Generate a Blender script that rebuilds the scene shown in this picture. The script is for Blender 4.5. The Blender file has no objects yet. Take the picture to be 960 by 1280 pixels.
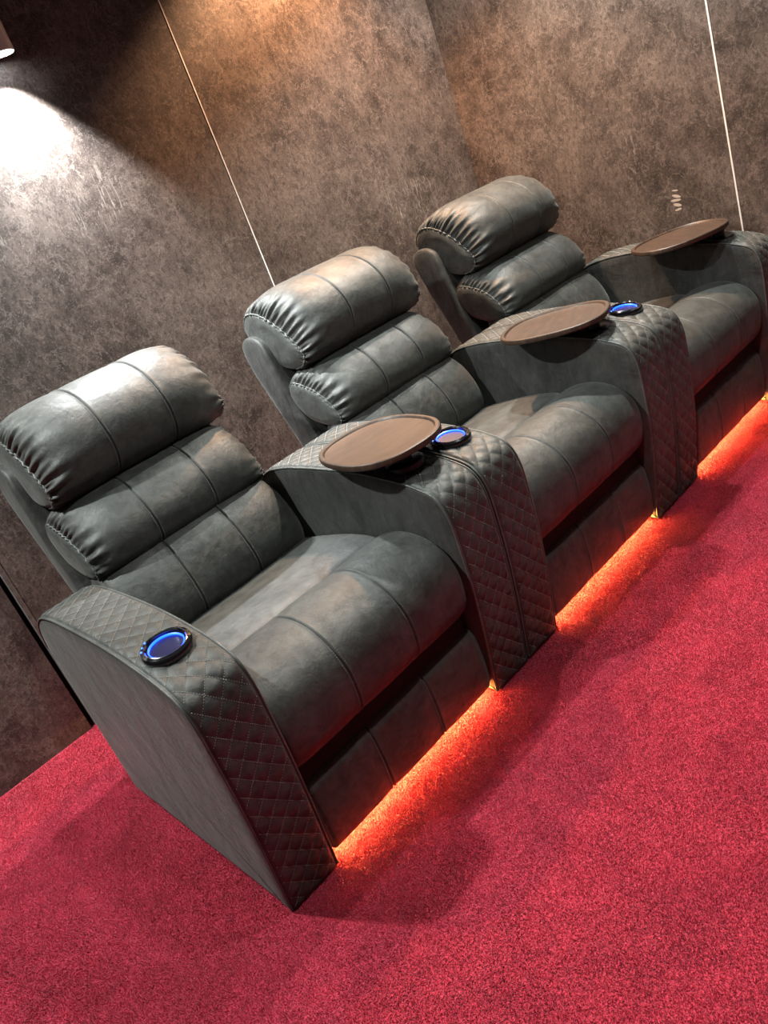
import bpy, math, random
import numpy as np
from mathutils import Matrix, Vector
random.seed(7)
RNG = np.random.default_rng(11)
COL = bpy.context.scene.collection
P = 0.95            # pitch of the recliner row
YW = 1.352          # back wall
XS = 2.93           # side wall

# ------------------------------------------------------------------ materials
def mat(name):
    m = bpy.data.materials.new(name); m.use_nodes = True
    nt = m.node_tree
    b = nt.nodes['Principled BSDF']
    return m, nt, b
def N(nt, t, **kw):
    n = nt.nodes.new(t)
    for k, v in kw.items():
        if k in n.inputs: n.inputs[k].default_value = v
        else: setattr(n, k, v)
    return n
def coords(nt, scale=(1, 1, 1), rot=(0, 0, 0)):
    tc = N(nt, 'ShaderNodeTexCoord'); mp = N(nt, 'ShaderNodeMapping')
    mp.inputs['Scale'].default_value = scale; mp.inputs['Rotation'].default_value = rot
    nt.links.new(tc.outputs['Object'], mp.inputs['Vector'])
    return mp.outputs['Vector']
def noise(nt, vec, scale, detail=4, rough=.55, dist=0):
    n = N(nt, 'ShaderNodeTexNoise', Scale=scale, Detail=detail, Roughness=rough, Distortion=dist)
    nt.links.new(vec, n.inputs['Vector'])
    return n.outputs['Fac']
def ramp(nt, fac, stops):
    r = N(nt, 'ShaderNodeValToRGB')
    el = r.color_ramp.elements
    while len(el) < len(stops): el.new(.5)
    for e, (p, c) in zip(el, stops):
        e.position = p; e.color = (c, c, c, 1) if isinstance(c, (int, float)) else (*c, 1)
    nt.links.new(fac, r.inputs['Fac'])
    return r.outputs['Color']
def mix(nt, fac, a, b, kind='MIX'):
    m = N(nt, 'ShaderNodeMix', data_type='RGBA', blend_type=kind)
    for s, v in ((0, fac), (6, a), (7, b)):
        if hasattr(v, 'links'): nt.links.new(v, m.inputs[s])
        elif s == 0: m.inputs[0].default_value = v
        else: m.inputs[s].default_value = (*v, 1)
    return m.outputs[2]
def bump(nt, b, h, strength, dist, prev=None):
    n = N(nt, 'ShaderNodeBump', Strength=strength, Distance=dist)
    nt.links.new(h, n.inputs['Height'])
    if prev is not None: nt.links.new(prev, n.inputs['Normal'])
    nt.links.new(n.outputs['Normal'], b.inputs['Normal'])
    return n.outputs['Normal']
def plain(name, color, rough=.5, metal=0, coat=0, emit=None, estr=0, spec=.5):
    m, nt, b = mat(name)
    b.inputs['Base Color'].default_value = (*color, 1)
    b.inputs['Roughness'].default_value = rough
    b.inputs['Metallic'].default_value = metal
    b.inputs['Coat Weight'].default_value = coat
    b.inputs['Specular IOR Level'].default_value = spec
    if emit:
        b.inputs['Emission Color'].default_value = (*emit, 1)
        b.inputs['Emission Strength'].default_value = estr
    return m

def leather(name, c0, c1, r0, r1, streak=False):
    m, nt, b = mat(name)
    v = coords(nt)
    big = noise(nt, v, 5.5, 5, .62, .6)
    if streak:
        v2 = coords(nt, (1, 1, .35), (math.radians(35), 0, 0))
        mid = noise(nt, v2, 26, 6, .7, 1.2)
    else:
        mid = noise(nt, v, 24, 6, .7, .8)
    s = N(nt, 'ShaderNodeMath', operation='ADD'); nt.links.new(big, s.inputs[0])
    k = N(nt, 'ShaderNodeMath', operation='MULTIPLY'); nt.links.new(mid, k.inputs[0]); k.inputs[1].default_value = 1.15
    nt.links.new(k.outputs[0], s.inputs[1])
    h = N(nt, 'ShaderNodeMath', operation='MULTIPLY'); nt.links.new(s.outputs[0], h.inputs[0]); h.inputs[1].default_value = .465
    cf = ramp(nt, h.outputs[0], [(.38, 0), (.62, 1)])
    nt.links.new(mix(nt, cf, c0, c1), b.inputs['Base Color'])
    nt.links.new(ramp(nt, h.outputs[0], [(.3, r0), (.7, r1)]), b.inputs['Roughness'])
    b.inputs['Specular IOR Level'].default_value = .5
    b.inputs['Sheen Weight'].default_value = .10
    b.inputs['Sheen Roughness'].default_value = .45
    b.inputs['Sheen Tint'].default_value = (.97, 1, .96, 1)
    vo = N(nt, 'ShaderNodeTexVoronoi', Scale=420.0, feature='DISTANCE_TO_EDGE'); nt.links.new(v, vo.inputs['Vector'])
    n1 = bump(nt, b, vo.outputs['Distance'], .22, .002)
    wr = noise(nt, v, 60, 6, .65, 1.6)
    n2 = bump(nt, b, wr, .32, .004, n1)
    so = noise(nt, v, 9, 3, .5, .4)
    bump(nt, b, so, .35, .02, n2)
    return m

LEATHER = leather('grey_leather', (.0125, .0133, .0123), (.054, .057, .053), .62, .48)
LEATHER_SIDE = leather('grey_leather_side', (.010, .010, .0096), (.046, .046, .043), .64, .50, True)
THREAD = plain('thread', (.30, .295, .27), .8)
THREAD_DIM = plain('thread_dim', (.16, .165, .155), .8)
PIPE = leather('piping_leather', (.035, .038, .036), (.075, .080, .076), .45, .38)
BLACK = plain('black_plastic', (.008, .008, .009), .3)
GLOSSBLK = plain('gloss_black', (.006, .006, .008), .08, coat=1)
BOARD = plain('board_cloth', (.016, .017, .016), .85, spec=.2)
STEEL = plain('steel', (.55, .56, .6), .12, 1)
DARK = plain('dark_lining', (.01, .01, .01), .8)
BLUEDEEP = plain('cup_liner', (.001, .0015, .03), .35)
BLUELED = plain('blue_led', (.01, .04, .6), .3, emit=(.006, .06, 1), estr=7)
BLUEDOT = plain('blue_dot', (.01, .04, .6), .3, emit=(.04, .16, 1), estr=5)
AMBER = plain('amber_led', (1, .5, .1), .4, emit=(1.0, .50, .11), estr=270)
METAL = plain('joint_metal', (.85, .84, .82), .4, .2)

def wood():
    m, nt, b = mat('walnut')
    v = coords(nt, (1, 9, 1))
    n = noise(nt, v, 9, 8, .65, 1.1)
    f = noise(nt, coords(nt, (3, 60, 3)), 12, 4, .6, .2)
    c = mix(nt, ramp(nt, n, [(.32, 0), (.68, 1)]), (.015, .0070, .0040), (.080, .040, .022))
    c = mix(nt, ramp(nt, f, [(.42, 0), (.62, .75)]), c, (.022, .015, .009))
    nt.links.new(c, b.inputs['Base Color'])
    b.inputs['Roughness'].default_value = .5
    b.inputs['Coat Weight'].default_value = .06; b.inputs['Coat Roughness'].default_value = .25
    bump(nt, b, f, .15, .001)
    return m
WOOD = wood()

def laminate():
    m, nt, b = mat('stone_laminate')
    v = coords(nt)
    n1 = noise(nt, v, 3.4, 8, .66, .3)
    n2 = noise(nt, v, 11, 12, .80, .3)
    n3 = noise(nt, coords(nt, (1, 1, .6), (.2, .3, .4)), 70, 8, .80, .6)
    c = mix(nt, ramp(nt, n2, [(.38, 0), (.62, 1)]), (.022, .016, .014), (.108, .084, .073))
    c = mix(nt, ramp(nt, n1, [(.45, 0), (.60, .6)]), c, (.145, .116, .101))
    c = mix(nt, ramp(nt, n3, [(.48, 0), (.58, .68)]), c, (.022, .016, .014))
    rg = N(nt, 'ShaderNodeTexNoise', Scale=9.0, Detail=12.0, Roughness=.62, Distortion=.3); nt.links.new(v, rg.inputs['Vector'])
    ab = N(nt, 'ShaderNodeMath', operation='SUBTRACT'); nt.links.new(rg.outputs['Fac'], ab.inputs[0]); ab.inputs[1].default_value = .5
    a2 = N(nt, 'ShaderNodeMath', operation='ABSOLUTE'); nt.links.new(ab.outputs[0], a2.inputs[0])
    c = mix(nt, ramp(nt, a2.outputs[0], [(.0, .55), (.012, 0)]), c, (.22, .18, .16))
    sp = noise(nt, v, 150, 6, .8, .3)
    c = mix(nt, ramp(nt, sp, [(.54, 0), (.64, .5)]), c, (.29, .24, .21))
    # scuffed patches: clusters of short directional scratches
    sv = coords(nt, (5.5, 5.5, 1), (0, math.radians(-50), math.radians(0)))
    sc = noise(nt, sv, 16, 5, .6, 1.5)
    msk = noise(nt, v, 2.1, 2, .5)
    mm = N(nt, 'ShaderNodeMath', operation='MULTIPLY')
    nt.links.new(ramp(nt, sc, [(.56, 0), (.64, 1)]), mm.inputs[0]); nt.links.new(ramp(nt, msk, [(.60, 0), (.70, .7)]), mm.inputs[1])
    c = mix(nt, mm.outputs[0], c, (.30, .26, .23))
    nt.links.new(c, b.inputs['Base Color'])
    nt.links.new(ramp(nt, n2, [(.3, .52), (.7, .36)]), b.inputs['Roughness'])
    b.inputs['Specular IOR Level'].default_value = .45
    bump(nt, b, n3, .18, .004)
    return m
LAMINATE = laminate()
PALE_OVAL = plain('pale_oval', (.42, .36, .31), .5)
LAM_EDGE = leather('laminate_edge', (.07, .06, .054), (.15, .13, .115), .5, .4)

def carpet(name, fibre):
    m, nt, b = mat(name)
    v = coords(nt)
    fine = noise(nt, v, 260, 3, .7)
    med = noise(nt, v, 34, 5, .7, .6)
    big = noise(nt, v, 3.2, 4, .55, 1.0)
    c = mix(nt, ramp(nt, fine, [(.37, 0), (.63, 1)]), (.23, .004, .018), (.84, .056, .115))
    c = mix(nt, ramp(nt, med, [(.42, 0), (.70, .45)]), c, (.30, .006, .026))
    c = mix(nt, ramp(nt, big, [(.48, 0), (.62, .5)]), c, (.34, .008, .032))
    fl = noise(nt, v, 330, 2, .6)
    pt = noise(nt, v, 9, 6, .72, .8)
    fm_ = N(nt, 'ShaderNodeMath', operation='MULTIPLY')
    nt.links.new(ramp(nt, fl, [(.50, 0), (.60, 1)]), fm_.inputs[0]); nt.links.new(ramp(nt, pt, [(.40, .15), (.62, .95)]), fm_.inputs[1])
    c = mix(nt, fm_.outputs[0], c, (.13, .001, .007))
    nt.links.new(c, b.inputs['Base Color'])
    b.inputs['Roughness'].default_value = .85
    b.inputs['Specular IOR Level'].default_value = .2
    b.inputs['Sheen Weight'].default_value = .35
    b.inputs['Sheen Tint'].default_value = (1, .45, .55, 1)
    if not fibre:
        bump(nt, b, med, .6, .012, bump(nt, b, fine, .9, .006))
    return m
CARPET = carpet('crimson_carpet', False)
PILE = carpet('crimson_pile', True)

# ------------------------------------------------------------------ mesh helpers
def link(name, verts, faces, m, parent=None, smooth=True, mats=None, fm=None):
    me = bpy.data.meshes.new(name)
    me.from_pydata([tuple(map(float, p)) for p in verts], [], [tuple(map(int, f)) for f in faces])
    me.materials.append(m)
    for x in (mats or []): me.materials.append(x)
    if fm is not None: me.polygons.foreach_set('material_index', fm)
    if smooth:
        me.polygons.foreach_set('use_smooth', [True] * len(me.polygons))
    me.update()
    o = bpy.data.objects.new(name, me); COL.objects.link(o)
    if parent: o.parent = parent
    return o
def fix_normals(o):
    import bmesh
    bm = bmesh.new(); bm.from_mesh(o.data); bmesh.ops.recalc_face_normals(bm, faces=bm.faces); bm.to_mesh(o.data); bm.free()
    return o
def sharp(o, ang=40):
    import bmesh
    bm = bmesh.new(); bm.from_mesh(o.data)
    bmesh.ops.recalc_face_normals(bm, faces=bm.faces)
    for e in bm.edges:
        if len(e.link_faces) == 2 and e.calc_face_angle(0) > math.radians(ang): e.smooth = False
    bm.to_mesh(o.data); bm.free(); return o
def empty(name, loc, label, cat, group=None, rz=0):
    o = bpy.data.objects.new(name, None); COL.objects.link(o)
    o.empty_display_size = .1; o.location = loc; o.rotation_euler = (0, 0, rz)
    tag(o, label, cat, group); return o
def tag(o, label=None, cat=None, group=None, kind=None):
    if label: o['label'] = label
    if cat: o['category'] = cat
    if group: o['group'] = group
    if kind: o['kind'] = kind
    return o

def spline(pts, n=24, closed=False):
    """Catmull-Rom (centripetal-ish) through pts"""
    p = np.array(pts, float); L = len(p); out = []
    rng = range(L) if closed else range(L - 1)
    for i in rng:
        if closed: a, b, c, d = p[(i-1) % L], p[i], p[(i+1) % L], p[(i+2) % L]
        else: a, b, c, d = p[max(i-1, 0)], p[i], p[i+1], p[min(i+2, L-1)]
        t = np.linspace(0, 1, n, endpoint=False)[:, None]
        out.append(.5*((2*b)+(c-a)*t+(2*a-5*b+4*c-d)*t*t+(3*b-a-3*c+d)*t**3))
    out = np.vstack(out)
    if not closed: out = np.vstack([out, p[-1:]])
    return out
def resample(p, n, closed=False):
    q = np.vstack([p, p[:1]]) if closed else p
    d = np.r_[0, np.cumsum(np.linalg.norm(np.diff(q, axis=0), axis=1))]
    s = np.linspace(0, d[-1], n, endpoint=not closed)
    return np.stack([np.interp(s, d, q[:, k]) for k in range(q.shape[1])], 1)
def grid_normals(G, closed_u=True):
    du = (np.roll(G, -1, 0) - np.roll(G, 1, 0)) if closed_u else np.gradient(G, axis=0)
    dv = np.gradient(G, axis=1)
    n = np.cross(du, dv); l = np.linalg.norm(n, axis=2, keepdims=True); l[l < 1e-12] = 1
    return n / l
def tube(name, pts, r, m, parent=None, closed=False, seg=8, wob=0):
    p = np.array(pts, float); n = len(p)
    t = (np.roll(p, -1, 0)-np.roll(p, 1, 0)) if closed else np.gradient(p, axis=0)
    t /= np.linalg.norm(t, axis=1, keepdims=True)+1e-12
    up = np.array([1, 0, 0.]) if abs(t[:, 0]).mean() < .6 else np.array([0, 0, 1.])
    a = np.cross(t, up); a /= np.linalg.norm(a, axis=1, keepdims=True)+1e-9
    b = np.cross(t, a)
    V = []; F = []
    for j in range(n):
        rr = r*(1+wob*RNG.uniform(-1, 1))
        for k in range(seg):
            q = 2*math.pi*k/seg
            V.append(p[j]+rr*(a[j]*math.cos(q)+b[j]*math.sin(q)))
    m_ = n if closed else n-1
    for j in range(m_):
        for k in range(seg):
            F.append((j*seg+k, j*seg+(k+1) % seg, ((j+1) % n)*seg+(k+1) % seg, ((j+1) % n)*seg+k))
    if not closed:
        F.append(tuple(range(seg))); F.append(tuple((n-1)*seg+k for k in range(seg))[::-1])
    return fix_normals(link(name, V, F, m, parent))
def dashes(name, lines, parent, length=.0042, gap=.0022, r=.0007, lift=.0006, m=None):
    """thread stitches: lines = list of (points, normals)"""
    V = []; F = []
    for pts, nrm in lines:
        pts = np.array(pts); nrm = np.array(nrm)
        d = np.r_[0, np.cumsum(np.linalg.norm(np.diff(pts, axis=0), axis=1))]
        s = 0
        while s+length < d[-1]:
            e0 = np.array([np.interp(s, d, pts[:, k]) for k in range(3)]); e1 = np.array([np.interp(s+length, d, pts[:, k]) for k in range(3)])
            nn = np.array([np.interp(s, d, nrm[:, k]) for k in range(3)]); nn /= np.linalg.norm(nn)+1e-9
            t = e1-e0; t /= np.linalg.norm(t)+1e-9; w = np.cross(t, nn)
            c = (e0+e1)/2+nn*lift
            i = len(V)
            V += [e0, c+w*r, c+nn*r, c-w*r, c-nn*r, e1]
            F += [(i, i+1, i+2), (i, i+2, i+3), (i, i+3, i+4), (i, i+4, i+1), (i+5, i+2, i+1), (i+5, i+3, i+2), (i+5, i+4, i+3), (i+5, i+1, i+4)]
            s += length+gap
    return link(name, V, F, m or THREAD, parent)

def box(name, lo, hi, m, parent=None, bev=.004):
    import bmesh
    bm = bmesh.new(); bmesh.ops.create_cube(bm, size=1)
    lo = np.array(lo); hi = np.array(hi)
    for v in bm.verts: v.co = Vector(((v.co.x+.5)*(hi[0]-lo[0])+lo[0], (v.co.y+.5)*(hi[1]-lo[1])+lo[1], (v.co.z+.5)*(hi[2]-lo[2])+lo[2]))
    if bev: bmesh.ops.bevel(bm, geom=bm.edges[:], offset=bev, segments=3, affect='EDGES', profile=.6)
    me = bpy.data.meshes.new(name); bm.to_mesh(me); bm.free(); me.materials.append(m)
    o = bpy.data.objects.new(name, me); COL.objects.link(o)
    if parent: o.parent = parent
    return o
def lathe(name, prof, m, parent=None, loc=(0, 0, 0), seg=64, closed=False, mats=None, fm=None, sx=1, sy=1):
    V = []; F = []; n = len(prof)
    for r, z in prof:
        for k in range(seg):
            a = 2*math.pi*k/seg; V.append((loc[0]+sx*r*math.cos(a), loc[1]+sy*r*math.sin(a), loc[2]+z))
    for j in range(n if closed else n-1):
        for k in range(seg):
            F.append((j*seg+k, j*seg+(k+1) % seg, ((j+1) % n)*seg+(k+1) % seg, ((j+1) % n)*seg+k))
    if not closed:
        if prof[0][0] > 1e-5: F.append(tuple(range(seg))[::-1])
        if prof[-1][0] > 1e-5: F.append(tuple((n-1)*seg+k for k in range(seg)))
    return sharp(link(name, V, F, m, parent), 35)

# ------------------------------------------------------------------ cushions
def cushion(name, mid, end, x0, x1, parent, seams=(), power=3.2, pleat=0.0, pleat_len=.07, pleats=26, prange=(0, .5), ns=240, endpow=.42,
            sag=0.0, m=None, seed=0, taper=None, pleat_sides=(1, 1)):
    """closed (y,z) loops swept across x. mid/end have the same number of control points and start at the lower front edge.
       seams: x fractions with a sewn groove. returns object and a callable giving the surface line at an x"""
    rng = np.random.default_rng(seed)
    A = spline(mid, 16, True); B = spline(end, 16, True)
    def arc(p):
        q = np.vstack([p, p[:1]]); d = np.r_[0, np.cumsum(np.linalg.norm(np.diff(q, axis=0), axis=1))]; return d
    # sample both by the same control parameter so features correspond
    k = np.linspace(0, len(A), ns, endpoint=False)
    dA = arc(A); u = np.interp(np.linspace(0, dA[-1], ns, endpoint=False), dA, np.arange(len(A)+1))
    def at(Q, u):
        Q2 = np.vstack([Q, Q[:1]]); return np.stack([np.interp(u, np.arange(len(Q2)), Q2[:, c]) for c in (0, 1)], 1)
    A2 = at(A, u); B2 = at(B, u); s = np.linspace(0, 1, ns, endpoint=False)
    # x samples: dense at ends and at the seams
    f = list(np.linspace(0, 1, 61))
    for e in (0, 1):
        for q in np.linspace(0, .16, 34): f.append(q if e == 0 else 1-q)
    for c in seams:
        for q in (-.014, -.009, -.006, -.0035, -.0015, 0, .0015, .0035, .006, .009, .014): f.append(c+q)
    f = np.unique(np.round(np.clip(f, 0, 1), 5))
    t = 2*f-1
    bl = (1-np.abs(t)**power)**endpow
    G = np.zeros((ns, len(f), 3))
    G[:, :, 0] = (x0+(x1-x0)*f)[None, :]
    for c in (0, 1):
        G[:, :, 1+c] = B2[:, c][:, None]*(1-bl)[None, :]+A2[:, c][:, None]*bl[None, :]
    nn = grid_normals(G)
    cen = A2.mean(0)
    if (nn[ns//4, len(f)//2, 1:]*(A2[ns//4]-cen)).sum() < 0: nn = -nn
    disp = np.zeros((ns, len(f)))
    W = x1-x0
    for c in seams:
        d = np.abs(f-c)*W
        disp += (-.0040*np.exp(-(d/.0020)**2)+.0014*np.exp(-((d-.0055)/.003)**2))[None, :]
        disp += (-.0026*np.exp(-(d/.03)**2))[None, :]
    if sag: # soft hollows
        for _ in range(9):
            sc, fc = rng.uniform(0, .5), rng.uniform(.1, .9)
            disp += sag*rng.uniform(-1, 1)*np.exp(-((s[:, None]-sc)/.06)**2-((f[None, :]-fc)/.12)**2)
    if pleat:
        for side in (0, 1):
            if not pleat_sides[side]: continue
            d = (f if side == 0 else 1-f)*W
            ph = np.zeros(ns)
            # irregular folds, each with own reach, drifting slightly along the profile away from the edge
            for kf in range(pleats):
                c0 = prange[0]+(prange[1]-prange[0])*(kf+.5+rng.uniform(-.32, .32))/pleats
                reach = pleat_len*rng.uniform(.45, 1.25); amp = pleat*rng.uniform(.6, 1.25); wd = (prange[1]-prange[0])/pleats*rng.uniform(.26, .42)
                drift = rng.uniform(-.9, .9)*.10+(.12*(c0-np.mean(prange)))
                cc = c0+drift*d/1.0
                ds = np.abs(s[:, None]-cc[None, :])
                w = wd*(1+1.4*d/reach)[None, :]
                disp -= amp*np.exp(-(ds/w)**2)*np.exp(-(d/reach)**1.6)[None, :]*np.clip(d/.002, .35, 1)[None, :]
                disp += .55*amp*np.exp(-((ds-1.7*w)/w)**2)*np.exp(-(d/(reach*.8))**1.6)[None, :]
    G2 = G+nn*disp[:, :, None]
    if taper:
        xc = (x0+x1)/2
        for Q in (G2, G):
            k_ = 1-taper[2]*np.clip((Q[:, :, 2]-taper[0])/(taper[1]-taper[0]), 0, 1)
            Q[:, :, 0] = xc+(Q[:, :, 0]-xc)*k_
    V = G2.reshape(-1, 3); nf = len(f)
    idx = np.arange(ns*nf).reshape(ns, nf)
    a = idx; b = np.roll(idx, -1, 0)
    F = np.stack([a[:, :-1], b[:, :-1], b[:, 1:], a[:, 1:]], 2).reshape(-1, 4)
    F = [tuple(q) for q in F]
    V = list(V)
    # gusset caps: rounded inset rings
    for side, col, sgn in ((0, 0, -1), (1, nf-1, 1)):
        prev = idx[:, col]; cb = G2[:, col].mean(0)
        for ins, out in ((.03, .004), (.12, .010), (.4, .013), (.75, .014)):
            ring = (G[:, col]+(cb-G[:, col])*ins); ring = ring.copy(); ring[:, 0] = G[:, col, 0]+sgn*out
            st = len(V); V += list(ring); cur = np.arange(st, st+ns)
            for j in range(ns):
                q = (prev[j], prev[(j+1) % ns], cur[(j+1) % ns], cur[j]); F.append(q if side else q[::-1])
            prev = cur
        st = len(V); V.append(cb+np.array([sgn*.014, 0, 0]))
        for j in range(ns): F.append((prev[j], prev[(j+1) % ns], st))
    o = fix_normals(link(name, V, F, m or LEATHER, parent))
    def line(frac, s0, s1, off=0):
        i0, i1 = int(s0*ns), int(s1*ns)
        j = np.argmin(np.abs(f-(frac+off/W)))
        ii = np.arange(i0, i1) % ns
        return G2[ii, j], nn[ii, j]
    def edge(side):
        return G2[:, 0 if side == 0 else nf-1]
    def sline(sf, j0=.0, j1=1.0):
        i = int(sf*ns) % ns; js = np.where((f >= j0) & (f <= j1))[0]
        return G2[i, js], nn[i, js]
    return o, line, edge, sline

def seam_threads(line, seams, s0, s1, parent):
    for c in seams: dashes('stitching', [line(c, s0, s1, off) for off in (-.0058, .0058)], parent, length=.0045, gap=.0015, r=.0006, lift=.0008, m=THREAD_DIM)

# ------------------------------------------------------------------ arm
AW = .150
ARM = [(.004, .0), (-.012, .10), (-.034, .24), (-.050, .38), (-.056, .50), (-.054, .58), (-.028, .638), (.04, .668), (.13, .686), (.24, .700),
       (.36, .706), (.50, .707), (.60, .703), (.70, .684), (.785, .632), (.83, .55)]
def make_arm(parent, x0):
    top = resample(spline(ARM, 16), 420)
    lo = np.array([(.838, .30), (.84, .02), (.82, .004), (.5, .003), (.1, .003), (.02, .0)])
    lo = resample(np.vstack([top[-1], lo]), 60)[1:-1]
    loop = np.vstack([top, lo]); nl = len(loop); nt_ = len(top)
    d = np.r_[0, np.cumsum(np.linalg.norm(np.diff(loop, axis=0), axis=1))]
    fx = np.unique(np.round(np.r_[np.linspace(0, .012, 7), np.linspace(.012, AW-.012, 43), np.linspace(AW-.012, AW, 7)], 5))
    tg = np.roll(loop, -1, 0)-np.roll(loop, 1, 0); tg /= np.linalg.norm(tg, axis=1, keepdims=True)
    n2 = np.stack([-tg[:, 1], tg[:, 0]], 1)           # left of travel: outward (front, up)
    if (n2[200]*(loop[200]-loop.mean(0))).sum() < 0: n2 = -n2
    R_ = .012
    ex = np.minimum(fx, AW-fx); rnd = np.where(ex < R_, -(R_-np.sqrt(np.maximum(R_**2-(R_-ex)**2, 0))), 0)
    V = np.zeros((nl, len(fx), 3))
    dv, du, H = .0505, .057, .0048
    a = d[:, None]/du+fx[None, :]/dv; b = d[:, None]/du-fx[None, :]/dv
    q = (np.abs(np.sin(np.pi*a))*np.abs(np.sin(np.pi*b)))
    h = H*(q**.5)
    # creases between quilt and edge
    edge = np.clip((ex-.007)/.010, 0, 1); edge = edge*edge*(3-2*edge)
    ends = np.clip(d/.015, 0, 1)*np.clip((d[nt_-1]-d)/.02, 0, 1)
    h = h*edge[None, :]*ends[:, None]
    h += (-.0025*np.exp(-((ex-.0065)/.0015)**2))[None, :]*(ends[:, None] > 0)
    off = h+rnd[None, :]
    V[:, :, 0] = x0+fx[None, :]
    V[:, :, 1] = loop[:, 0:1]+n2[:, 0:1]*off
    V[:, :, 2] = np.maximum(loop[:, 1:2]+n2[:, 1:2]*off, 0.0)
    nf = len(fx); idx = np.arange(nl*nf).reshape(nl, nf); bb = np.roll(idx, -1, 0)
    F = [tuple(r) for r in np.stack([idx[:, :-1], bb[:, :-1], bb[:, 1:], idx[:, 1:]], 2).reshape(-1, 4)]
    fm = [0]*len(F)
    VV = list(V.reshape(-1, 3))
    for col, sgn in ((0, -1), (nf-1, 1)):
        prev = idx[:, col]; base = V[:, col]
        for ins, out in ((.015, .0015), (.07, .0025)):
            ring = base.copy(); ring[:, 1] += (.42-ring[:, 1])*ins; ring[:, 2] += (.34-ring[:, 2])*ins; ring[:, 0] += sgn*out
            st = len(VV); VV += list(ring); cur = np.arange(st, st+nl)
            for j in range(nl): F.append((prev[j], prev[(j+1) % nl], cur[(j+1) % nl], cur[j])); fm.append(1)
            prev = cur
        st = len(VV); cc = VV[prev[0]].copy(); cc[1:] = (.42, .34); VV.append(cc)
        for j in range(nl): F.append((prev[j], prev[(j+1) % nl], st)); fm.append(1)
    o = link('armrest', VV, F, LEATHER, parent, mats=[LEATHER_SIDE], fm=fm)
    fix_normals(o)
    for q in o.data.polygons:
        if len(q.vertices) == 3: q.use_smooth = False
    # thread along the quilt lines
    L = []
    n3 = np.zeros((nl, 3)); n3[:, 1:] = n2
    dt = d[nt_-1]
    for sgn in (1, -1):
        kmin, kmax = -4, int(dt/du)+5
        for k in range(kmin, kmax):
            xs = np.linspace(.010, AW-.010, 30)
            ds_ = (k-sgn*xs/dv)*du
            ok = (ds_ > .006) & (ds_ < dt-.02)
            if ok.sum() < 3: continue
            xs, ds_ = xs[ok], ds_[ok]
            yy = np.interp(ds_, d[:nt_], loop[:nt_, 0]); zz = np.interp(ds_, d[:nt_], loop[:nt_, 1])
            ny = np.interp(ds_, d[:nt_], n2[:nt_, 0]); nz = np.interp(ds_, d[:nt_], n2[:nt_, 1])
            L.append((np.stack([x0+xs, yy+ny*.0004, zz+nz*.0004], 1), np.stack([0*xs, ny, nz], 1)))
    dashes('quilt_stitching', L, o, length=.0044, gap=.0012, r=.0009, lift=.0020)
    # piped edge seam on both sides
    for sgn, xx in ((-1, x0+.0012), (1, x0+AW-.0012)):
        pts = np.stack([np.full(nt_, xx), loop[:nt_, 0]-n2[:nt_, 0]*.004, loop[:nt_, 1]-n2[:nt_, 1]*.004], 1)[::3]
        pts[:, 2] = np.maximum(pts[:, 2], .003)
        tube('piping', pts, .0030, PIPE, o, seg=8)
    return o
def make_cup(parent, x, y, z, tilt):
    T = Matrix.Translation((x, y, z)) @ Matrix.Rotation(tilt, 4, 'X')
    e = lathe('cup_holder', [(.034, -.004), (.0545, -.004), (.0575, .001), (.0575, .009), (.0545, .0145), (.049, .0165), (.0455, .0150), (.0445, .011), (.0435, .011), (.0405, .0110), (.040, -.003)],
              GLOSSBLK, parent, closed=True)
    e.matrix_local = T
    s = lathe('steel_rim', [(.0458, .0148), (.0475, .0166), (.0462, .0172), (.0440, .0140)], STEEL, e, closed=True)
    l = lathe('led_ring', [(.0402, .0050), (.0398, .0108), (.0376, .0100), (.0380, .0050)], BLUELED, e, closed=True)
    c = lathe('cup_liner', [(.0405, .006), (.036, .0012), (.0001, .0005), (.0001, -.003), (.038, -.003)], BLUEDEEP, e, closed=False)
    for k in range(3):
        a = math.radians(118+k*17)
        lathe('touch_button', [(.0001, .0030), (.0018, .0026), (.0022, .0010), (.0022, 0)], BLUEDOT, e, loc=(.0512*math.cos(a), .0512*math.sin(a), .0145), seg=16)
    return e

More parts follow.
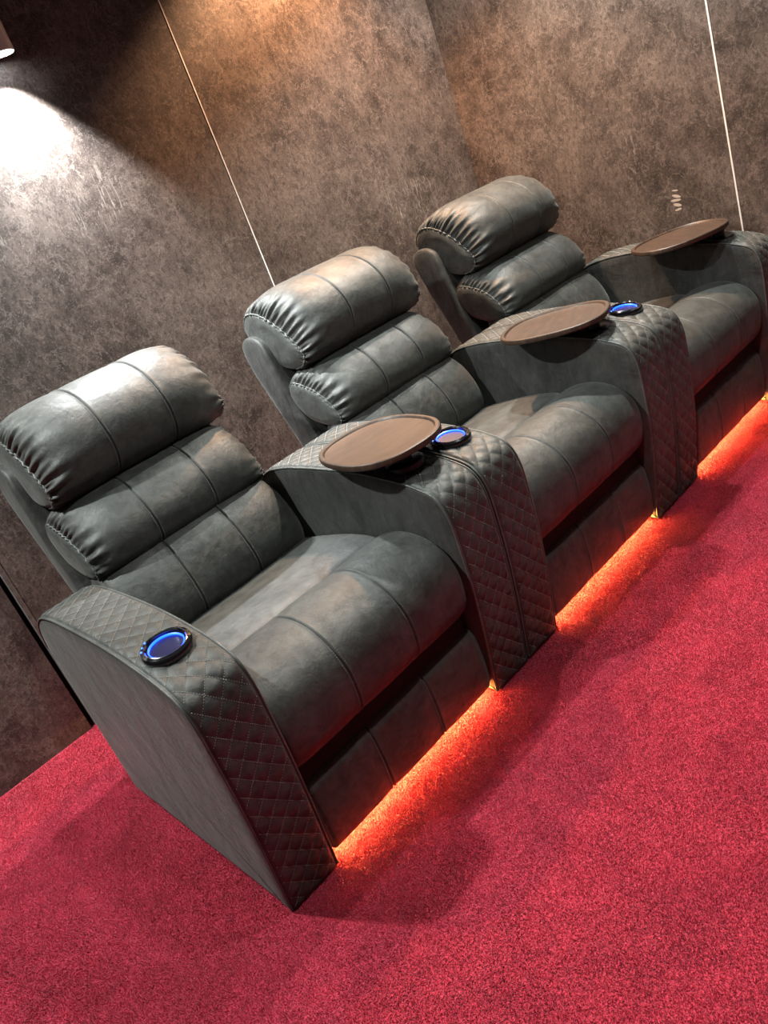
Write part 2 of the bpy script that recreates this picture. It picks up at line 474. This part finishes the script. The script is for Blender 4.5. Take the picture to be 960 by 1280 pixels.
# ------------------------------------------------------------------ recliner
def make_recliner():
    r = empty('recliner', (0, 0, 0), 'x', 'recliner', 'recliners in the row')
    xa, xb = .154, .796
    make_arm(r, .004); make_arm(r, xb)
    for cx in (.079,):
        make_cup(r, cx, .098, .681, math.radians(8))
    # dark base between the arms
    box('base_box', (xa+.004, .07, .05), (xb-.004, .82, .30), DARK, r, .005)
    # kick panel
    K = [(.004, .038), (-.004, .08), (-.007, .14), (-.004, .20), (.004, .226), (.020, .240), (.045, .236), (.052, .19), (.052, .10), (.048, .038), (.026, .033)]
    Ke = [(.012, .034), (.006, .08), (.004, .14), (.008, .20), (.014, .218), (.026, .230), (.043, .226), (.050, .18), (.050, .10), (.046, .034), (.028, .028)]
    o, line, _, _ = cushion('kick_panel', K, Ke, xa+.017, xb-.012, r, seams=(1/3, 2/3), power=14, ns=120, seed=3)
    seam_threads(line, (1/3, 2/3), .02, .42, o)
    # hinge board between kick panel and front roll
    box('gap_board', (xa+.02, .016, .215), (xb-.02, .07, .30), BOARD, r, .004)
    # front roll of the seat
    Fm = [(.04, .280), (.002, .290), (-.028, .325), (-.038, .385), (-.032, .44), (-.004, .492), (.05, .530), (.115, .544), (.185, .534), (.238, .505), (.25, .46), (.25, .36), (.22, .285), (.12, .278)]
    Fe = [(.04, .290), (.010, .298), (-.012, .33), (-.022, .385), (-.018, .44), (.004, .482), (.05, .512), (.115, .524), (.185, .518), (.236, .496), (.245, .46), (.245, .36), (.22, .292), (.12, .286)]
    o, line, _, _ = cushion('seat_front_roll', Fm, Fe, xa+.010, xb-.008, r, seams=(1/3, 2/3), power=9, ns=260, sag=.003, seed=5)
    seam_threads(line, (1/3, 2/3), .04, .62, o)
    # seat pad
    Sm = [(.232, .43), (.236, .485), (.258, .506), (.32, .509), (.42, .499), (.52, .482), (.60, .466), (.68, .445), (.72, .40), (.68, .31), (.46, .30), (.27, .31)]
    Se = [(.236, .43), (.240, .472), (.262, .490), (.32, .494), (.42, .484), (.52, .468), (.60, .452), (.68, .435), (.715, .40), (.68, .315), (.46, .305), (.27, .315)]
    cushion('seat_pad', Sm, Se, xa+.008, xb-.008, r, power=10, ns=200, sag=.003, seed=6)
    # lumbar cushion
    Lm = [(.640, .40), (.592, .45), (.566, .51), (.572, .57), (.600, .63), (.650, .685), (.715, .725), (.79, .735), (.85, .70), (.86, .62), (.80, .50), (.72, .41)]
    Le = [(.660, .41), (.628, .45), (.612, .51), (.622, .57), (.650, .63), (.690, .668), (.722, .688), (.75, .690), (.775, .66), (.78, .60), (.76, .50), (.71, .42)]
    o, line, _, _ = cushion('lumbar_cushion', Lm, Le, xa+.014, xb-.014, r, seams=(1/3, 2/3), power=4, ns=220, endpow=.6, sag=.003, seed=8, taper=(.47, .70, .07))
    seam_threads(line, (1/3, 2/3), .07, .50, o)
    # middle bolster
    Mm = [(.700, .667), (.652, .700), (.636, .745), (.648, .800), (.690, .850), (.750, .882), (.820, .895), (.885, .880), (.935, .830), (.930, .770), (.870, .700), (.780, .668)]
    Me = [(.712, .678), (.692, .702), (.700, .726), (.726, .762), (.768, .800), (.815, .822), (.862, .836), (.900, .836), (.925, .805), (.915, .765), (.865, .705), (.780, .676)]
    o, line, edge, sl = cushion('middle_bolster', Mm, Me, .188, .776, r, seams=(1/3, 2/3), power=5.5, ns=420, endpow=.55, pleat=.0055, pleat_len=.050, pleats=17, prange=(.02, .47), sag=.004, seed=9)
    seam_threads(line, (1/3, 2/3), .06, .52, o)
    for sd in (0, 1):
        e = edge(sd).copy(); e = e[np.r_[-int(.06*420):int(.62*420)]]
        tube('piping', e[::3], .0036, PIPE, o, seg=8, wob=.12)
    tube('piping', sl(.0)[0][::3], .0036, PIPE, o, seg=8)
    # head bolster
    Hm = [(.812, .878), (.758, .902), (.722, .950), (.713, 1.010), (.732, 1.066), (.778, 1.114), (.848, 1.146), (.925, 1.155), (1.000, 1.144), (1.058, 1.106), (1.085, 1.060), (1.070, 1.00), (1.000, .925), (.90, .878)]
    He = [(.830, .888), (.796, .908), (.786, .935), (.806, .966), (.838, 1.004), (.878, 1.042), (.925, 1.072), (.975, 1.092), (1.020, 1.094), (1.055, 1.075), (1.072, 1.040), (1.055, .995), (.995, .930), (.90, .885)]
    o, line, edge, sl = cushion('head_bolster', Hm, He, .210, .800, r, seams=(1/3, 2/3), power=5.2, ns=480, endpow=.55, pleat=.0065, pleat_len=.060, pleats=26, prange=(.0, .56), sag=.004, seed=12)
    seam_threads(line, (1/3, 2/3), .06, .60, o)
    for sd in (0, 1):
        e = edge(sd).copy(); e = e[np.r_[-int(.04*480):int(.66*480)]]
        tube('piping', e[::3], .0040, PIPE, o, seg=8, wob=.15)
    tube('piping', sl(.0)[0][::3], .0040, PIPE, o, seg=8)
    # padded back frame
    Bm = [(.948, .965), (.985, 1.012), (1.045, 1.022), (1.088, 1.004), (1.100, .965), (1.075, .880), (1.020, .74), (.965, .60), (.915, .45), (.880, .30), (.80, .29), (.770, .34), (.815, .50), (.862, .64), (.910, .80)]
    c = np.mean(Bm, 0); Be = [tuple(c+(np.array(p)-c)*np.array([.93, .985])) for p in Bm]
    cushion('back_frame', Bm, Be, .178, .800, r, power=26, ns=160, seed=14, m=LEATHER_SIDE)
    # light strip under the seat
    box('led_strip', (xa+.004, .036, .021), (xb-.004, .044, .030), AMBER, r, 0)
    lathe('led_bead', [(.0001, .004), (.003, .003), (.004, 0), (.003, -.003), (.0001, -.004)], AMBER, r, loc=(xa+.008, .034, .062), seg=16)
    return r

LABELS = ['grey leather recliner nearest the camera, at the left end of the row',
          'middle grey leather recliner of the row, with a warm glow across its head bolster',
          'grey leather recliner farthest away, at the right end of the row beside the side wall']
def copy_tree(o, parent=None):
    c = o.copy(); COL.objects.link(c); c.parent = parent
    for ch in list(o.children): copy_tree(ch, c)
    return c
first = make_recliner(); first['label'] = LABELS[0]
for i in (1, 2):
    c = copy_tree(first); c.location = (P*i, 0, 0); c['label'] = LABELS[i]

# ------------------------------------------------------------------ tray tables
def make_tray():
    t = empty('tray_table', (0, 0, 0), 'x', 'tray table', 'tray tables')
    a, b, n = .152, .184, 2.5
    V = []; F = []
    prof = [(.0, -.0), (.55, 0), (.885, 0), (.900, .0005), (.912, .0045), (.925, .0065), (.975, .0065), (.993, .0045), (1, .001), (1, -.007), (.985, -.011), (.93, -.0125), (.0, -.0125)]
    seg = 96
    for sc, z in prof:
        for k in range(seg):
            q = 2*math.pi*k/seg; cx, sy = math.cos(q), math.sin(q)
            V.append((a*sc*math.copysign(abs(cx)**(2/n), cx), b*sc*math.copysign(abs(sy)**(2/n), sy), .060+z))
    for j in range(len(prof)-1):
        for k in range(seg): F.append((j*seg+k, j*seg+(k+1) % seg, (j+1)*seg+(k+1) % seg, (j+1)*seg+k))
    sharp(link('tray_top', V, F, WOOD, t), 30)
    return t
TR = [((.880, .212), -8, 'walnut tray table on the armrest between the nearest and middle recliners'),
      ((.822, .233), 22, 'walnut tray table on the armrest between the middle and farthest recliners'),
      ((.764, .230), 62, 'walnut tray table against the side wall, on the last armrest of the row')]
t0 = make_tray()
for i, ((cx, cy), ang, lab) in enumerate(TR):
    t = t0 if i == 0 else copy_tree(t0)
    t['label'] = lab
    t.location = (cx+P*i, cy, .694 if i == 0 else .680); t.rotation_euler = (0, 0, math.radians(ang))
    # post stands in the cup holder of the right armrest, arm bracket reaches to the tray centre
    px, py = .871+P*i, .125
    inv = (Matrix.Translation(t.location) @ Matrix.Rotation(math.radians(ang), 4, 'Z')).inverted()
    q = inv @ Vector((px, py, .694))
    pb = lathe('post', [(.0001, .048), (.021, .048), (.023, .044), (.023, -.012), (.0001, -.012)][::-1], BLACK, t, loc=(q.x, q.y, 0), seg=32)
    lathe('base_ring', [(.0001, .009), (.046, .009), (.053, .005), (.054, -.008), (.0001, -.008)][::-1], BLACK, t, loc=(q.x, q.y, 0), seg=48)
    # swivel bracket
    L = math.hypot(q.x, q.y); ang2 = math.atan2(-q.y, -q.x)
    br = box('swivel_bracket', (-.02, -.028, .030), (max(L, .05)+.06, .028, .0475), BLACK, t, .004)
    br.matrix_local = Matrix.Translation((q.x, q.y, 0)) @ Matrix.Rotation(ang2, 4, 'Z')

# ------------------------------------------------------------------ room
def struct(o): o['kind'] = 'structure'; return o
def quadbox(name, lo, hi, m, bev=0): return box(name, lo, hi, m, None, bev)
struct(quadbox('floor', (-3.2, -4.0, -.05), (XS+.3, YW+.25, -.004), CARPET))
XG = .098
struct(quadbox('wall_back', (XG+.006, YW, -.004), (XS+.05, YW+.04, 3.2), LAMINATE))
struct(quadbox('wall_left', (-3.2, YW+.004, -.004), (XG-.026, YW+.05, 3.2), LAMINATE))
struct(quadbox('wall_core', (-3.2, YW+.06, -.004), (XS+.2, YW+.12, 3.2), DARK))
struct(quadbox('wall_right', (XS, -4.0, -.004), (XS+.04, YW-.0005, 3.2), LAMINATE))
struct(quadbox('trim_1', (XG-.008, YW-.004, -.004), (XG+.006, YW+.03, 3.2), LAM_EDGE, .001))
struct(quadbox('trim_2', (1.541, YW-.0015, 0), (1.5455, YW+.001, 3.2), METAL))
struct(quadbox('trim_3', (XS-.0015, .098, 0), (XS+.001, .1045, 3.2), METAL))
# small flat pale ovals stacked on the side panel
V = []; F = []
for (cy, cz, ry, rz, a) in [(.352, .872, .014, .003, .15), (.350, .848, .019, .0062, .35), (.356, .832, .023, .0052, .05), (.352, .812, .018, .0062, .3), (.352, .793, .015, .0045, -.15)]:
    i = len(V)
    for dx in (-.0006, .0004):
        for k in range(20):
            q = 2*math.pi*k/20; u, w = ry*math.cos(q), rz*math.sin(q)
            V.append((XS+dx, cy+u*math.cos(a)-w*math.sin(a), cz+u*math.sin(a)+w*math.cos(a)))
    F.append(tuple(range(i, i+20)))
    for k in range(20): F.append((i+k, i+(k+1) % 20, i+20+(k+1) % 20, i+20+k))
sm = link('pale_ovals', V, F, PALE_OVAL, smooth=False); struct(sm)

# carpet pile: short leaning tufts over the part of the floor in view
def pile():
    n = 1900000
    x = RNG.uniform(-1.15, 2.92, n*3); y = RNG.uniform(-1.45, 1.350, n*3)
    keep = ((y < .16) | (x < .25))
    x, y = x[keep][:n], y[keep][:n]; n = len(x)
    # broad brushing direction field + clumps
    th = RNG.uniform(0, 2*np.pi, n)
    fld = np.sin(3.1*x+1.7*y)+np.sin(5.3*y-2.2*x+1)+.7*np.sin(11*x+7*y)
    lean = .0018*np.stack([np.cos(th), np.sin(th)], 1)+.0014*np.stack([np.sin(fld), np.cos(fld*1.3)], 1)
    h = RNG.uniform(.0028, .0056, n); w = RNG.uniform(.0006, .0010, n)
    ph = RNG.uniform(0, np.pi, n); dx, dy = np.cos(ph)*w, np.sin(ph)*w
    V = np.zeros((n, 3, 3))
    V[:, 0] = np.stack([x-dx, y-dy, 0*x-.004], 1); V[:, 1] = np.stack([x+dx, y+dy, 0*x-.004], 1)
    V[:, 2] = np.stack([x+lean[:, 0], y+lean[:, 1], h-.004], 1)
    me = bpy.data.meshes.new('carpet_pile')
    me.vertices.add(n*3); me.vertices.foreach_set('co', V.reshape(-1))
    me.loops.add(n*3); me.loops.foreach_set('vertex_index', np.arange(n*3, dtype=np.int32))
    me.polygons.add(n); me.polygons.foreach_set('loop_start', np.arange(0, n*3, 3, dtype=np.int32))
    me.update(calc_edges=True); me.materials.append(PILE)
    o = bpy.data.objects.new('carpet_pile', me); COL.objects.link(o)
    tag(o, 'crimson carpet pile covering the floor in front of the recliners', 'carpet', kind='stuff')
pile()

# ------------------------------------------------------------------ wall lamp
lp = empty('wall_lamp', (.876, YW, 2.13), 'small pale cylindrical lamp on the back wall at the upper left, shining down', 'wall lamp')
lathe('lamp_housing', [(.034, -.052), (.038, -.055), (.040, -.053), (.040, .055), (.036, .058), (.0001, .058), (.0001, .0), (.034, .0)], plain('lamp_satin', (.80, .76, .68), .35, .2), lp, loc=(0, -.075, 0), seg=48)
lathe('lens', [(.0001, -.0545), (.0335, -.0545), (.0335, -.042), (.0001, -.042)], plain('lamp_lens', (1, 1, 1), .4, emit=(.92, .97, 1), estr=30), lp, loc=(0, -.075, 0), seg=32)
box('wall_bracket', (-.018, -.040, -.022), (.018, -.0005, .022), plain('bracket', (.5, .46, .4), .4, .3), lp, .002)

# ------------------------------------------------------------------ lights
def spot(name, loc, tgt, power, color, angle, blend, size=.04):
    l = bpy.data.lights.new(name, 'SPOT'); l.energy = power; l.color = color; l.spot_size = math.radians(angle); l.spot_blend = blend; l.shadow_soft_size = size
    o = bpy.data.objects.new(name, l); COL.objects.link(o); o.location = loc
    d = Vector(tgt)-Vector(loc); o.rotation_euler = d.to_track_quat('-Z', 'Y').to_euler()
    return o
spot('lamp_beam', (.862, YW-.075, 2.068), (.862, YW-.02, .0), 270, (.95, .99, 1), 92, .5, .02)
spot('cool_spot_left', (-.60, .92, 2.80), (.2, .45, .4), 400, (.95, 1, .97), 90, .6, .04)
spot('warm_spot', (2.12, 1.16, 2.55), (1.90, .85, .0), 290, (1, .54, .28), 112, .5, .03)
spot('side_wall_spot', (2.72, .72, 2.62), (2.60, .65, .0), 180, (1, .86, .74), 112, .5, .03)
spot('cool_spot_right', (2.25, .45, 2.95), (2.0, .1, 0), 320, (.94, 1, .94), 96, .6, .04)
spot('cool_fill_front', (.8, -.85, 2.9), (.7, -.5, 0), 125, (.97, 1, .97), 110, .6, .06)  # unseen fill added to lift the front carpet and armrest fronts

w = bpy.data.worlds.new('World'); bpy.context.scene.world = w; w.use_nodes = True
w.node_tree.nodes['Background'].inputs[0].default_value = (.9, .85, .85, 1)
w.node_tree.nodes['Background'].inputs[1].default_value = .045

# ------------------------------------------------------------------ camera
Rm = [[0.6683788, -0.66193149, -0.33928821], [-0.50991946, -0.0756687, -0.85688762], [0.5415274, 0.74573517, -0.3881071]]
cam = bpy.data.cameras.new('camera'); co = bpy.data.objects.new('camera', cam); COL.objects.link(co)
Mx = Matrix(((Rm[0][0], -Rm[1][0], -Rm[2][0], -0.36114), (Rm[0][1], -Rm[1][1], -Rm[2][1], -1.40065), (Rm[0][2], -Rm[1][2], -Rm[2][2], 1.40907), (0, 0, 0, 1)))
co.matrix_world = Mx
cam.sensor_fit = 'VERTICAL'; cam.sensor_height = 36; cam.lens = 981.25*36/1280; cam.clip_start = .02
sc = bpy.context.scene; sc.camera = co
sc.view_settings.view_transform = 'Standard'; sc.view_settings.look = 'None'; sc.view_settings.gamma = 1
sc.view_settings.use_curve_mapping = False; sc.view_settings.exposure = 0
